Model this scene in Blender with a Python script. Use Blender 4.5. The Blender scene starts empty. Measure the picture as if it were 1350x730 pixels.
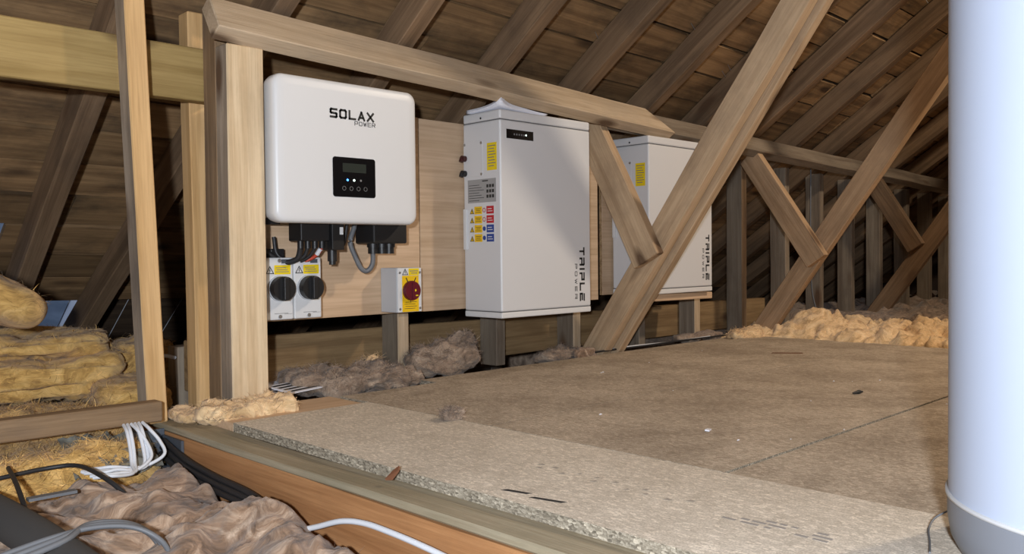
import bpy, bmesh, math, random
from mathutils import Vector, Matrix, noise
random.seed(11)
S = bpy.context.scene
C = S.collection
V = Vector
# ------------------------------------------------------------------ camera, world, lights
def set_camera():
    yaw, pitch, roll = (math.radians(a) for a in (45.54, -1.477, -.598))
    f = V((math.cos(yaw)*math.cos(pitch), math.sin(yaw)*math.cos(pitch), math.sin(pitch)))
    r = V((math.sin(yaw), -math.cos(yaw), 0)); u = r.cross(f)
    c, s = math.cos(roll), math.sin(roll)
    rr = c*r + s*u; uu = -s*r + c*u
    m = Matrix((( rr.x, uu.x, -f.x, 0), (rr.y, uu.y, -f.y, 0), (rr.z, uu.z, -f.z, .4), (0, 0, 0, 1)))
    cam = bpy.data.cameras.new('camera'); o = bpy.data.objects.new('camera', cam); C.objects.link(o)
    o.matrix_world = m
    cam.sensor_width = 36; cam.lens = 36*1131/1350; cam.clip_start = .02
    S.camera = o
set_camera()
w = bpy.data.worlds.new('daylight'); S.world = w; w.use_nodes = True
w.node_tree.nodes['Background'].inputs[0].default_value = (.60, .74, 1, 1)
w.node_tree.nodes['Background'].inputs[1].default_value = .5
S.view_settings.view_transform = 'Standard'; S.view_settings.look = 'None'
S.view_settings.gamma = 1; S.view_settings.exposure = 0; S.view_settings.use_curve_mapping = False
def lamp(name, loc, power, col, rad):
    l = bpy.data.lights.new(name, 'POINT'); l.energy = power; l.color = col; l.shadow_soft_size = rad
    o = bpy.data.objects.new(name, l); C.objects.link(o); o.location = loc
    return o
lamp('loft_lamp', (3.8, -.3, 2.45), 190, (1, .84, .65), .10)       # bulb under the ridge
lamp('hand_torch', (-.36, -.24, .52), 255, (.84, .91, 1), .04)     # cool light at the hatch, by the photographer

# ------------------------------------------------------------------ materials
def mat(name):
    m = bpy.data.materials.new(name); m.use_nodes = True
    nt = m.node_tree; b = nt.nodes['Principled BSDF']
    return m, nt, b
def N(nt, t, **k):
    n = nt.nodes.new(t)
    for a, v in k.items():
        if a.startswith('i_'): n.inputs[a[2:].replace('_', ' ')].default_value = v
        else: setattr(n, a, v)
    return n
def plain(name, col, rough=.5, metal=0, spec=.5, emit=0, bump=0, bscale=200):
    m, nt, b = mat(name)
    b.inputs['Base Color'].default_value = (*col, 1); b.inputs['Roughness'].default_value = rough
    b.inputs['Metallic'].default_value = metal; b.inputs['Specular IOR Level'].default_value = spec
    if emit:
        b.inputs['Emission Color'].default_value = (*col, 1); b.inputs['Emission Strength'].default_value = emit
    tc = N(nt, 'ShaderNodeTexCoord'); n = N(nt, 'ShaderNodeTexNoise', i_Scale=bscale, i_Detail=2.)
    nt.links.new(tc.outputs['Object'], n.inputs['Vector'])
    if bump:
        bp = N(nt, 'ShaderNodeBump', i_Strength=bump, i_Distance=.001)
        nt.links.new(n.outputs['Fac'], bp.inputs['Height']); nt.links.new(bp.outputs['Normal'], b.inputs['Normal'])
    else:
        mr = N(nt, 'ShaderNodeMapRange', i_To_Min=max(0, rough-.04), i_To_Max=min(1, rough+.04))
        n.inputs['Scale'].default_value = 12
        nt.links.new(n.outputs['Fac'], mr.inputs['Value']); nt.links.new(mr.outputs['Result'], b.inputs['Roughness'])
    return m
def ramp(nt, stops):
    r = N(nt, 'ShaderNodeValToRGB'); e = r.color_ramp.elements
    while len(e) < len(stops): e.new(.5)
    for x, (p, c) in zip(e, stops): x.position = p; x.color = (*c, 1)
    return r
def wood(name, c_light, c_dark, knot=(.10, .055, .03), rough=.75, stain=.35, stain_col=None, grain=1., knots=True, vary=.25, bump=.35):
    m, nt, b = mat(name); L = nt.links.new
    tc = N(nt, 'ShaderNodeTexCoord'); oi = N(nt, 'ShaderNodeObjectInfo')
    off = N(nt, 'ShaderNodeMath', operation='MULTIPLY'); off.inputs[1].default_value = 43.
    L(oi.outputs['Random'], off.inputs[0])
    add = N(nt, 'ShaderNodeVectorMath', operation='ADD'); L(tc.outputs['Object'], add.inputs[0]); L(off.outputs[0], add.inputs[1])
    def mp(sx, sy):
        x = N(nt, 'ShaderNodeMapping'); x.inputs['Scale'].default_value = (sx, sy, sy); L(add.outputs[0], x.inputs['Vector']); return x
    m1 = mp(.9*grain, 17*grain); n1 = N(nt, 'ShaderNodeTexNoise', i_Scale=1.6, i_Detail=4., i_Distortion=.9); L(m1.outputs[0], n1.inputs['Vector'])
    m2 = mp(5*grain, 130*grain); n2 = N(nt, 'ShaderNodeTexNoise', i_Scale=1.5, i_Detail=3.); L(m2.outputs[0], n2.inputs['Vector'])
    m3 = mp(2.6, 4.2); n3 = N(nt, 'ShaderNodeTexNoise', i_Scale=1.3, i_Detail=5., i_Roughness=.65); L(m3.outputs[0], n3.inputs['Vector'])
    r1 = ramp(nt, [(.34, c_dark), (.62, c_light)]); L(n1.outputs['Fac'], r1.inputs['Fac'])
    # fine grain lines
    mx = N(nt, 'ShaderNodeMix', data_type='RGBA', blend_type='MULTIPLY'); mx.inputs[0].default_value = .4
    r2 = ramp(nt, [(.3, (.62, .56, .5)), (.6, (1, 1, 1))]); L(n2.outputs['Fac'], r2.inputs['Fac'])
    L(r1.outputs[0], mx.inputs[6]); L(r2.outputs[0], mx.inputs[7])
    # weathering stains
    sc = stain_col or tuple(.45*x for x in c_dark)
    st = N(nt, 'ShaderNodeMix', data_type='RGBA'); r3 = ramp(nt, [(.46, (0, 0, 0)), (.72, (stain,)*3)]); L(n3.outputs['Fac'], r3.inputs['Fac'])
    L(r3.outputs[0], st.inputs[0]); L(mx.outputs[2], st.inputs[6]); st.inputs[7].default_value = (*sc, 1)
    last = st.outputs[2]
    if knots:
        m4 = mp(2.3, 7); vo = N(nt, 'ShaderNodeTexVoronoi', i_Scale=1.); L(m4.outputs[0], vo.inputs['Vector'])
        r4 = ramp(nt, [(.09, (.9,)*3), (.2, (0, 0, 0))]); L(vo.outputs['Distance'], r4.inputs['Fac'])
        kx = N(nt, 'ShaderNodeMix', data_type='RGBA'); L(r4.outputs[0], kx.inputs[0]); L(last, kx.inputs[6]); kx.inputs[7].default_value = (*knot, 1)
        last = kx.outputs[2]
    hv = N(nt, 'ShaderNodeHueSaturation'); mr = N(nt, 'ShaderNodeMapRange', i_To_Min=1-vary, i_To_Max=1+vary)
    L(oi.outputs['Random'], mr.inputs['Value']); L(mr.outputs['Result'], hv.inputs['Value']); L(last, hv.inputs['Color'])
    L(hv.outputs[0], b.inputs['Base Color']); b.inputs['Roughness'].default_value = rough; b.inputs['Specular IOR Level'].default_value = .25
    bp = N(nt, 'ShaderNodeBump', i_Strength=bump, i_Distance=.003); L(n2.outputs['Fac'], bp.inputs['Height']); L(bp.outputs[0], b.inputs['Normal'])
    return m
def chip(name, c1, c2, edge=False, stain=.4):
    m, nt, b = mat(name); L = nt.links.new
    tc = N(nt, 'ShaderNodeTexCoord')
    vo = N(nt, 'ShaderNodeTexVoronoi', i_Scale=330. if edge else 260., i_Randomness=1.)
    n1 = N(nt, 'ShaderNodeTexNoise', i_Scale=330., i_Detail=3.); n2 = N(nt, 'ShaderNodeTexNoise', i_Scale=3.2, i_Detail=6., i_Roughness=.62)
    n4 = N(nt, 'ShaderNodeTexNoise', i_Scale=14., i_Detail=5., i_Roughness=.7)
    mpn = N(nt, 'ShaderNodeMapping'); mpn.inputs['Scale'].default_value = (1, .42, 1); L(tc.outputs['Object'], mpn.inputs['Vector'])
    L(mpn.outputs[0], vo.inputs['Vector']); L(tc.outputs['Object'], n1.inputs['Vector']); L(tc.outputs['Object'], n2.inputs['Vector']); L(tc.outputs['Object'], n4.inputs['Vector'])
    sx = N(nt, 'ShaderNodeSeparateColor'); L(vo.outputs['Color'], sx.inputs[0])
    r = ramp(nt, [(.0, c2), (.75, c1), (1., tuple(min(1, 1.25*x) for x in c1))] if not edge else [(0, tuple(.6*x for x in c2)), (.35, c2), (.85, c1), (1, tuple(min(1, 1.5*x) for x in c1))])
    L(sx.outputs[0], r.inputs['Fac'])
    mx = N(nt, 'ShaderNodeMix', data_type='RGBA', blend_type='MULTIPLY'); mx.inputs[0].default_value = .7
    r2 = ramp(nt, [(.35, (.62, .6, .57)), (.6, (1, 1, 1))]); L(n1.outputs['Fac'], r2.inputs['Fac']); L(r.outputs[0], mx.inputs[6]); L(r2.outputs[0], mx.inputs[7])
    st = N(nt, 'ShaderNodeMix', data_type='RGBA', blend_type='MULTIPLY'); st.inputs[0].default_value = stain
    r3 = ramp(nt, [(.35, (.5, .47, .44)), (.6, (1, 1, 1))]); L(n2.outputs['Fac'], r3.inputs['Fac']); L(mx.outputs[2], st.inputs[6]); L(r3.outputs[0], st.inputs[7])
    s2 = N(nt, 'ShaderNodeMix', data_type='RGBA', blend_type='MULTIPLY'); s2.inputs[0].default_value = stain*.8
    r5 = ramp(nt, [(.33, (.6, .57, .53)), (.52, (1, 1, 1))]); L(n4.outputs['Fac'], r5.inputs['Fac']); L(st.outputs[2], s2.inputs[6]); L(r5.outputs[0], s2.inputs[7])
    L(s2.outputs[2], b.inputs['Base Color']); b.inputs['Roughness'].default_value = .8; b.inputs['Specular IOR Level'].default_value = .2
    bp = N(nt, 'ShaderNodeBump', i_Strength=.7 if edge else .25, i_Distance=.0012 if edge else .0008); L(vo.outputs['Distance'] if edge else n1.outputs['Fac'], bp.inputs['Height']); L(bp.outputs[0], b.inputs['Normal'])
    return m
def woolmat(name, c1, c2, c3, fib=False):
    m, nt, b = mat(name); L = nt.links.new
    tc = N(nt, 'ShaderNodeTexCoord')
    n0 = N(nt, 'ShaderNodeTexNoise', i_Scale=6., i_Detail=2.)
    L(tc.outputs['Object'], n0.inputs['Vector'])
    sc = N(nt, 'ShaderNodeVectorMath', operation='SCALE'); sc.inputs['Scale'].default_value = .22; L(n0.outputs['Color'], sc.inputs[0])
    ad = N(nt, 'ShaderNodeVectorMath', operation='ADD'); L(tc.outputs['Object'], ad.inputs[0]); L(sc.outputs[0], ad.inputs[1])
    mp = N(nt, 'ShaderNodeMapping'); mp.inputs['Scale'].default_value = (.35, 1.3, 1.6); L(ad.outputs[0], mp.inputs['Vector'])
    n1 = N(nt, 'ShaderNodeTexNoise', i_Scale=15., i_Detail=5., i_Roughness=.6, i_Distortion=.8)
    n2 = N(nt, 'ShaderNodeTexNoise', i_Scale=90., i_Detail=4., i_Distortion=1.)
    for n in (n1, n2): L(mp.outputs[0], n.inputs['Vector'])
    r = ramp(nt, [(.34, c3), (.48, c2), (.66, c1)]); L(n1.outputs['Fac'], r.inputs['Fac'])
    mx = N(nt, 'ShaderNodeMix', data_type='RGBA', blend_type='MULTIPLY'); mx.inputs[0].default_value = .5
    r2 = ramp(nt, [(.35, (.55, .52, .48)), (.6, (1, 1, 1))]); L(n2.outputs['Fac'], r2.inputs['Fac']); L(r.outputs[0], mx.inputs[6]); L(r2.outputs[0], mx.inputs[7])
    L(mx.outputs[2], b.inputs['Base Color']); b.inputs['Roughness'].default_value = .95; b.inputs['Specular IOR Level'].default_value = .06
    b.inputs['Sheen Weight'].default_value = .2; b.inputs['Sheen Roughness'].default_value = .6
    if fib:
        g = N(nt, 'ShaderNodeNewGeometry'); hs = N(nt, 'ShaderNodeHueSaturation'); mr = N(nt, 'ShaderNodeMapRange', i_To_Min=.45, i_To_Max=1.55)
        L(g.outputs['Random Per Island'], mr.inputs['Value']); L(mr.outputs['Result'], hs.inputs['Value']); L(mx.outputs[2], hs.inputs['Color']); L(hs.outputs[0], b.inputs['Base Color'])
        return m
    bp = N(nt, 'ShaderNodeBump', i_Strength=.55, i_Distance=.004); L(n2.outputs['Fac'], bp.inputs['Height']); L(bp.outputs[0], b.inputs['Normal'])
    return m
M = {}
M['pale'] = wood('new_pale_pine', (.74, .58, .38), (.62, .46, .28), knot=(.2, .1, .05), stain=.3, stain_col=(.22, .16, .1), vary=.02)
M['post_orange'] = wood('orange_pine', (.68, .44, .21), (.54, .33, .14), knot=(.2, .09, .04), stain=.12, stain_col=(.3, .2, .12), vary=.02)
M['treated'] = wood('treated_yellow_pine', (.40, .28, .11), (.30, .20, .07), knot=(.08, .045, .02), stain=.15, vary=.02)
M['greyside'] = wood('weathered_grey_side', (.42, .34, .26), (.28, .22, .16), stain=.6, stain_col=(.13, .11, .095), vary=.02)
M['brownpost'] = wood('brown_stud_wood', (.30, .20, .115), (.19, .12, .065), stain=.5, stain_col=(.1, .085, .075), vary=.05)
M['purlin'] = wood('weathered_purlin_wood', (.58, .45, .31), (.46, .345, .225), stain=.4, stain_col=(.28, .235, .185), vary=.04)
M['strut'] = wood('weathered_strut_wood', (.60, .43, .27), (.45, .305, .18), stain=.5, stain_col=(.17, .12, .08), vary=.06)
M['strutbrown'] = wood('brown_strut_wood', (.48, .325, .195), (.35, .225, .125), stain=.45, stain_col=(.15, .10, .065), vary=.04)
M['stud'] = wood('grey_stud_wood', (.27, .22, .165), (.17, .13, .095), stain=.4, vary=.15)
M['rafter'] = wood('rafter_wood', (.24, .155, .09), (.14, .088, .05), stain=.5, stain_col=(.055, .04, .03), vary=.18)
M['sark'] = wood('sarking_wood', (.30, .185, .09), (.17, .10, .048), stain=.75, stain_col=(.03, .024, .018), vary=.3, knot=(.035, .02, .012))
M['joist'] = wood('orange_joist_wood', (.45, .225, .095), (.33, .15, .058), knot=(.16, .07, .03), stain=.25, stain_col=(.2, .1, .05), vary=.02)
M['rearjoist'] = wood('brown_rear_joist_wood', (.30, .20, .10), (.20, .125, .06), stain=.3, vary=.02)
M['joisttop'] = wood('dusty_joist_top', (.40, .34, .24), (.28, .23, .15), stain=.5, stain_col=(.2, .19, .13), vary=.02, knots=False)
M['ply'] = wood('plywood', (.66, .47, .31), (.57, .395, .25), knot=(.3, .17, .09), stain=.15, vary=.02, knots=False, grain=.6, bump=.05, rough=.6)
M['ply2'] = wood('darker_plywood', (.58, .425, .29), (.50, .36, .235), knot=(.3, .17, .09), stain=.2, vary=.02, knots=False, grain=.6, bump=.05, rough=.6)
M['plyedge'] = wood('plywood_edge', (.50, .33, .18), (.26, .16, .08), vary=.02, knots=False, grain=3)
M['chip'] = chip('chipboard_dusty', (.59, .50, .40), (.45, .375, .29), stain=.6)
M['chipnew'] = chip('chipboard_clean', (.76, .68, .575), (.62, .55, .455), stain=.3)
M['chipedge'] = chip('chipboard_edge', (.42, .37, .29), (.29, .25, .19), edge=True, stain=.15)
for k_, n_, c_ in (
        ('yellow', 'yellow_glass_wool', ((.76, .50, .19), (.60, .365, .115), (.32, .18, .055))),
        ('peach', 'peach_glass_wool', ((.90, .67, .40), (.78, .54, .29), (.48, .31, .15))),
        ('brown', 'brown_glass_wool', ((.58, .43, .315), (.30, .19, .12), (.11, .066, .04))),
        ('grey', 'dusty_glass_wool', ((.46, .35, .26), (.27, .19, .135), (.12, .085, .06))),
        ):
    M[k_] = woolmat(n_, *c_); M[k_+'_fibre'] = woolmat(n_+'_fibre', *c_, fib=True)
M['white'] = plain('white_powder_coat', (.72, .72, .72), .38, bump=.04, bscale=900)
M['batt'] = plain('battery_paint', (.66, .66, .67), .42, bump=.05, bscale=900)
M['seam'] = plain('seam_shadow_gap', (.12, .12, .12), .8)
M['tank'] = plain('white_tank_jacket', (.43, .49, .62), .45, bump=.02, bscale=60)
M['tankgrey'] = plain('grey_tank_base', (.20, .215, .25), .5)
M['lip'] = plain('tank_lip', (.55, .56, .58), .5)
M['black'] = plain('black_plastic', (.012, .012, .013), .45)
M['gloss'] = plain('gloss_black', (.006, .006, .007), .15)
M['lcd'] = plain('lcd_glass', (.03, .036, .03), .2)
M['ledblue'] = plain('led_blue', (.05, .22, 1), .3, emit=6)
M['ledwhite'] = plain('led_white', (.8, 1, .9), .3, emit=3)
M['greyp'] = plain('grey_plastic', (.52, .54, .57), .5)
M['lightgrey'] = plain('light_grey_plastic', (.66, .67, .68), .5)
M['ysticker'] = plain('yellow_sticker', (.80, .60, .01), .45)
M['yplate'] = plain('yellow_plate', (.82, .52, .01), .4)
M['red'] = plain('red_knob', (.12, .006, .016), .4)
M['maroon'] = plain('maroon_plastic', (.05, .008, .008), .4)
M['redst'] = plain('red_print', (.5, .02, .03), .5)
M['blue'] = plain('blue_print', (.02, .06, .28), .5)
M['silver'] = plain('silver_label', (.33, .33, .33), .45)
M['ink'] = plain('black_ink', (.02, .02, .02), .6)
M['inkfade'] = plain('faded_ink', (.29, .265, .24), .8)
M['inkfade2'] = plain('very_faded_ink', (.34, .30, .25), .8)
M['inkgrey'] = plain('grey_ink', (.2, .2, .2), .6)
M['paper'] = plain('white_paper', (.80, .80, .86), .7)
M['screw'] = plain('zinc_screw', (.45, .45, .45), .35, metal=.8)
M['wirewhite'] = plain('white_cable', (.68, .70, .74), .45)
M['wiregrey'] = plain('grey_cable', (.14, .145, .155), .5)
M['wireblack'] = plain('black_cable', (.02, .02, .022), .5)
M['wirered'] = plain('red_cable', (.5, .06, .03), .45)
M['lag'] = plain('pipe_foam', (.055, .052, .05), .9, bump=.4, bscale=90)
M['steel'] = plain('dull_galvanised_steel', (.12, .14, .17), .5, metal=.5)
M['leaf'] = plain('rust_leaf', (.16, .06, .025), .8)
M['plaster'] = plain('plasterboard_dust', (.25, .2, .16), .9)
M['dark'] = wood('dark_roof_timber', (.12, .08, .05), (.07, .045, .03), vary=.02)
M['brick'] = plain('dark_gable', (.07, .05, .04), .9)
M['foil'] = plain('grey_facing_sheet', (.17, .165, .14), .45)
def underlay_mat():
    m, nt, b = mat('translucent_roof_underlay'); L = nt.links.new
    out = nt.nodes['Material Output']; t = N(nt, 'ShaderNodeBsdfTranslucent'); t.inputs[0].default_value = (.40, .46, .55, 1)
    d = N(nt, 'ShaderNodeBsdfDiffuse'); d.inputs[0].default_value = (.3, .35, .42, 1)
    n = N(nt, 'ShaderNodeTexNoise', i_Scale=9., i_Detail=4.); tc = N(nt, 'ShaderNodeTexCoord'); L(tc.outputs['Object'], n.inputs['Vector'])
    r = ramp(nt, [(.3, (.20, .24, .30)), (.7, (.33, .38, .46))]); L(n.outputs['Fac'], r.inputs['Fac'])
    wv = N(nt, 'ShaderNodeTexWave', wave_profile='SIN', i_Scale=1/(.115*20)*6.2832/2, i_Distortion=.5); L(tc.outputs['Object'], wv.inputs['Vector'])
    r9 = ramp(nt, [(.93, (0, 0, 0)), (.985, (.8, .8, .8))]); L(wv.outputs['Fac'], r9.inputs['Fac'])
    mm = N(nt, 'ShaderNodeMix', data_type='RGBA'); L(r9.outputs[0], mm.inputs[0]); L(r.outputs[0], mm.inputs[6]); mm.inputs[7].default_value = (.9, .9, .95, 1); L(mm.outputs[2], t.inputs[0]); L(mm.outputs[2], d.inputs[0])
    x = N(nt, 'ShaderNodeMixShader'); x.inputs[0].default_value = .3; L(t.outputs[0], x.inputs[1]); L(d.outputs[0], x.inputs[2]); L(x.outputs[0], out.inputs[0])
    return m
M['underlay'] = underlay_mat()
M['seamtape'] = plain('pale_seam_tape', (.75, .78, .85), .5)

# ------------------------------------------------------------------ builders
def tag(o, label=None, cat=None, group=None, kind=None):
    for k, v in (('label', label), ('category', cat), ('group', group), ('kind', kind)):
        if v: o[k] = v
    return o
def empty(name, loc, label=None, cat=None, group=None, kind=None):
    o = bpy.data.objects.new(name, None); C.objects.link(o); o.location = loc; o.empty_display_size = .05
    return tag(o, label, cat, group, kind)
def wloc(o):
    l = V(o.location)
    while o.parent: o = o.parent; l = l + V(o.location)
    return l
class MB:
    def __init__(s): s.v = []; s.f = []; s.m = []; s.sm = []
    def add(s, vs, fs, m=0, smooth=False):
        k = len(s.v); s.v += [V(p) for p in vs]
        for f in fs: s.f.append([k+i for i in f]); s.m.append(m); s.sm.append(smooth)
        return s
    def box(s, x0, x1, y0, y1, z0, z1, m=0):
        vs = [(x, y, z) for z in (z0, z1) for y in (y0, y1) for x in (x0, x1)]
        return s.add(vs, [(0, 2, 3, 1), (4, 5, 7, 6), (0, 1, 5, 4), (2, 6, 7, 3), (0, 4, 6, 2), (1, 3, 7, 5)], m)
    def ring(s, rings, m=0, smooth=True, caps=True):
        n = len(rings[0]); vs = [p for r in rings for p in r]; fs = []
        for i in range(len(rings)-1):
            for j in range(n): fs.append((i*n+j, i*n+(j+1) % n, (i+1)*n+(j+1) % n, (i+1)*n+j))
        s.add(vs, fs, m, smooth)
        if caps:
            s.add(rings[0], [tuple(range(n))[::-1]], m, False); s.add(rings[-1], [tuple(range(n))], m, False)
        return s
    def tube(s, pts, r, n=8, m=0):
        pts = [V(p) for p in pts]; rings = []; up = V((0, 0, 1))
        for i, p in enumerate(pts):
            d = (pts[min(i+1, len(pts)-1)] - pts[max(i-1, 0)]).normalized()
            a = d.cross(up)
            if a.length < .05: a = d.cross(V((1, 0, 0)))
            a.normalize(); b = d.cross(a); up = a.cross(d) if False else up
            rr = r[i] if isinstance(r, (list, tuple)) else r
            rings.append([p + rr*(math.cos(t)*a + math.sin(t)*b) for t in [2*math.pi*k/n for k in range(n)]])
        return s.ring(rings, m)
    def cyl(s, p0, p1, r, n=20, m=0): return s.tube([p0, p1], r, n, m)
    def lathe(s, c, prof, n=64, m=0, caps=False):
        return s.ring([[V((c[0]+r*math.cos(2*math.pi*k/n), c[1]+r*math.sin(2*math.pi*k/n), c[2]+z)) for k in range(n)] for r, z in prof], m, True, caps)
    def build(s, name, mats, parent=None, label=None, cat=None, group=None, kind=None, bevel=0, seg=2, origin=None):
        me = bpy.data.meshes.new(name)
        vs = s.v
        if parent is not None: base = wloc(parent) if origin is None else V(origin)
        elif origin is not None: base = V(origin)
        else:
            lo = [min(p[i] for p in vs) for i in range(3)]; hi = [max(p[i] for p in vs) for i in range(3)]
            base = V(((lo[0]+hi[0])/2, (lo[1]+hi[1])/2, lo[2]))
        me.from_pydata([p-base for p in vs], [], s.f)
        for q, a, b in zip(me.polygons, s.m, s.sm): q.material_index = a; q.use_smooth = b
        for x in (mats if isinstance(mats, (list, tuple)) else [mats]): me.materials.append(M[x])
        bm = bmesh.new(); bm.from_mesh(me); bmesh.ops.recalc_face_normals(bm, faces=bm.faces); bm.to_mesh(me); bm.free()
        o = bpy.data.objects.new(name, me); C.objects.link(o)
        if parent is not None:
            o.parent = parent; o.location = base - wloc(parent)
        else: o.location = base
        if bevel:
            md = o.modifiers.new('bevel', 'BEVEL'); md.width = bevel; md.segments = seg; md.limit_method = 'ANGLE'; md.angle_limit = .7
        return tag(o, label, cat, group, kind)
def frame(p0, d, up):
    x = V(d).normalized(); y = V(up).cross(x).normalized(); z = x.cross(y)
    return Matrix(((x.x, y.x, z.x, p0[0]), (x.y, y.y, z.y, p0[1]), (x.z, y.z, z.z, p0[2]), (0, 0, 0, 1)))
def beam(name, p0, p1, w, h, up, m, label=None, cat=None, group=None, parent=None, cut0=0, cut1=0, bevel=.003, wob=.002, side=None):
    """timber from p0 to p1 (centre line); width w across up x dir, depth h along up; local x follows the grain"""
    p0, p1 = V(p0), V(p1); L = (p1-p0).length; mw = frame(p0, p1-p0, up)
    if True:
        n = max(2, int(L/.25)); me = bpy.data.meshes.new(name); vs = []; fs = []
        for i in range(n+1):
            t = i/n*L
            oy = 0 if i in (0, n) else random.uniform(-wob, wob); oz = 0 if i in (0, n) else random.uniform(-wob, wob)
            for a, b in ((-1, -1), (1, -1), (1, 1), (-1, 1)):
                x = t + (cut0*b*h/2 if i == 0 else 0) + (cut1*b*h/2 if i == n else 0)
                vs.append((x, a*w/2+oy, b*h/2+oz))
        for i in range(n):
            for j in range(4): fs.append((4*i+j, 4*i+(j+1) % 4, 4*i+4+(j+1) % 4, 4*i+4+j))
        fs += [(3, 2, 1, 0), (4*n, 4*n+1, 4*n+2, 4*n+3)]
        me.from_pydata(vs, [], fs); me.materials.append(M[m])
        bm = bmesh.new(); bm.from_mesh(me); bmesh.ops.recalc_face_normals(bm, faces=bm.faces); bm.to_mesh(me); bm.free()
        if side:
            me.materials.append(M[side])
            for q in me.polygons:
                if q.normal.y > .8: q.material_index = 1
    o = bpy.data.objects.new(name, me); C.objects.link(o)
    if parent is not None:
        o.parent = parent; mw = Matrix.Translation(-wloc(parent)) @ mw
    o.matrix_basis = mw
    if bevel:
        md = o.modifiers.new('bevel', 'BEVEL'); md.width = bevel; md.segments = 1; md.limit_method = 'ANGLE'; md.angle_limit = .9
    return tag(o, label, cat, group)
def cr(pts, n=8):
    pts = [V(p) for p in pts]; q = [2*pts[0]-pts[1]] + pts + [2*pts[-1]-pts[-2]]; out = []
    for i in range(1, len(q)-2):
        a, b, c, d = q[i-1:i+3]
        for k in range(n):
            t = k/n; out.append(.5*((2*b) + (c-a)*t + (2*a-5*b+4*c-d)*t*t + (3*b-a-3*c+d)*t**3))
    out.append(pts[-1]); return out
def cable(name, pts, r, m, label=None, cat='cable', group=None, parent=None):
    return MB().tube(cr(pts), r, 8).build(name, m, parent, label, cat if parent is None else None, group)
class Pane:
    """a flat print surface: origin, right and up axes, outward normal"""
    def __init__(s, o, u, v, n): s.o, s.u, s.v, s.n = V(o), V(u), V(v), V(n)
    def p(s, a, b, c=0): return s.o + a*s.u + b*s.v + c*s.n
    def rect(s, mb, a0, b0, a1, b1, t=.0006, c=0, m=0):
        vs = [s.p(a, b, k) for k in (c, c+t) for a, b in ((a0, b0), (a1, b0), (a1, b1), (a0, b1))]
        return mb.add(vs, [(0, 3, 2, 1), (4, 5, 6, 7), (0, 1, 5, 4), (1, 2, 6, 5), (2, 3, 7, 6), (3, 0, 4, 7)], m)
    def poly(s, mb, pts, t=.0006, c=0, m=0):
        n = len(pts); vs = [s.p(a, b, c) for a, b in pts] + [s.p(a, b, c+t) for a, b in pts]
        return mb.add(vs, [tuple(range(n))[::-1], tuple(range(n, 2*n))] + [(i, (i+1) % n, n+(i+1) % n, n+i) for i in range(n)], m)
    def stroke(s, mb, pts, th, t=.0006, c=0, m=0):
        for (a0, b0), (a1, b1) in zip(pts, pts[1:]):
            d = V((a1-a0, b1-b0)); l = d.length or 1e-9; d = d/l*th/2; e = V((-d.y, d.x))
            s.poly(mb, [(a0-d.x+e.x, b0-d.y+e.y), (a0-d.x-e.x, b0-d.y-e.y), (a1+d.x-e.x, b1+d.y-e.y), (a1+d.x+e.x, b1+d.y+e.y)], t, c, m)
    def disc(s, mb, a, b, r, t=.0006, c=0, m=0, n=24):
        return s.poly(mb, [(a+r*math.cos(2*math.pi*k/n), b+r*math.sin(2*math.pi*k/n)) for k in range(n)], t, c, m)
GL = {
 'S': [[(1, 1), (.12, 1), (0, .9), (0, .6), (.1, .52), (.9, .48), (1, .4), (1, .1), (.88, 0), (0, 0)]],
 'O': [[(.15, 0), (.85, 0), (1, .15), (1, .85), (.85, 1), (.15, 1), (0, .85), (0, .15), (.15, 0)]],
 'L': [[(0, 1), (0, 0), (1, 0)]], 'A': [[(0, 0), (.5, 1), (1, 0)], [(.3, .28), (.74, .28)]],
 'X': [[(0, 1), (1, 0)], [(0, 0), (1, 1)]], 'P': [[(0, 0), (0, 1), (.9, 1), (1, .9), (1, .52), (.9, .42), (0, .42)]],
 'W': [[(0, 1), (.25, 0), (.5, .8), (.75, 0), (1, 1)]], 'E': [[(1, 1), (0, 1), (0, 0), (1, 0)], [(0, .5), (.9, .5)]],
 'R': [[(0, 0), (0, 1), (.9, 1), (1, .9), (1, .55), (.9, .45), (0, .45)], [(.55, .45), (1, 0)]],
 'T': [[(0, 1), (1, 1)], [(.5, 1), (.5, 0)]], 'I': [[(.5, 1), (.5, 0)]],
 'r': [[(0, 1), (.9, 1), (1, .88), (1, 0)], [(.1, .45), (1, .45)], [(0, .45), (0, 0)]],      # the stylised r of the battery mark
 'e': [[(.1, 1), (1, 1)], [(0, .5), (.9, .5)], [(0, 0), (1, 0)], [(0, .5), (0, 0)]], 'p': [[(0, 0), (0, .45), (1, .45), (1, 1), (0, 1)]],
}
def word(pane, txt, a, b, wd, ht, th, gap, mb, m=0, c=0):
    n = len(txt); cw = [(.3 if ch == 'I' else 1.) for ch in txt]; unit = (wd - gap*(n-1))/sum(cw)
    for ch, k in zip(txt, cw):
        for st in GL[ch]: pane.stroke(mb, [(a+th/2+x*(unit*k-th), b+th/2+y*(ht-th)) for x, y in st], th, .0006, c, m)
        a += unit*k + gap
# ------------------------------------------------------------------ roof geometry
PIT = math.radians(35.5); TP = math.tan(PIT); CP, SP = math.cos(PIT), math.sin(PIT)
SAG = -.022
def roofz(x, y, off=0): return 1.102 + SAG*(x-1.4) - TP*(y-2.19) + off/CP        # rafter undersides; off is square to the slope
ES = V((0, -CP, SP)); EN = V((0, SP, CP))
RD = .105
YR = -.6                                                                         # ridge line
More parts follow.
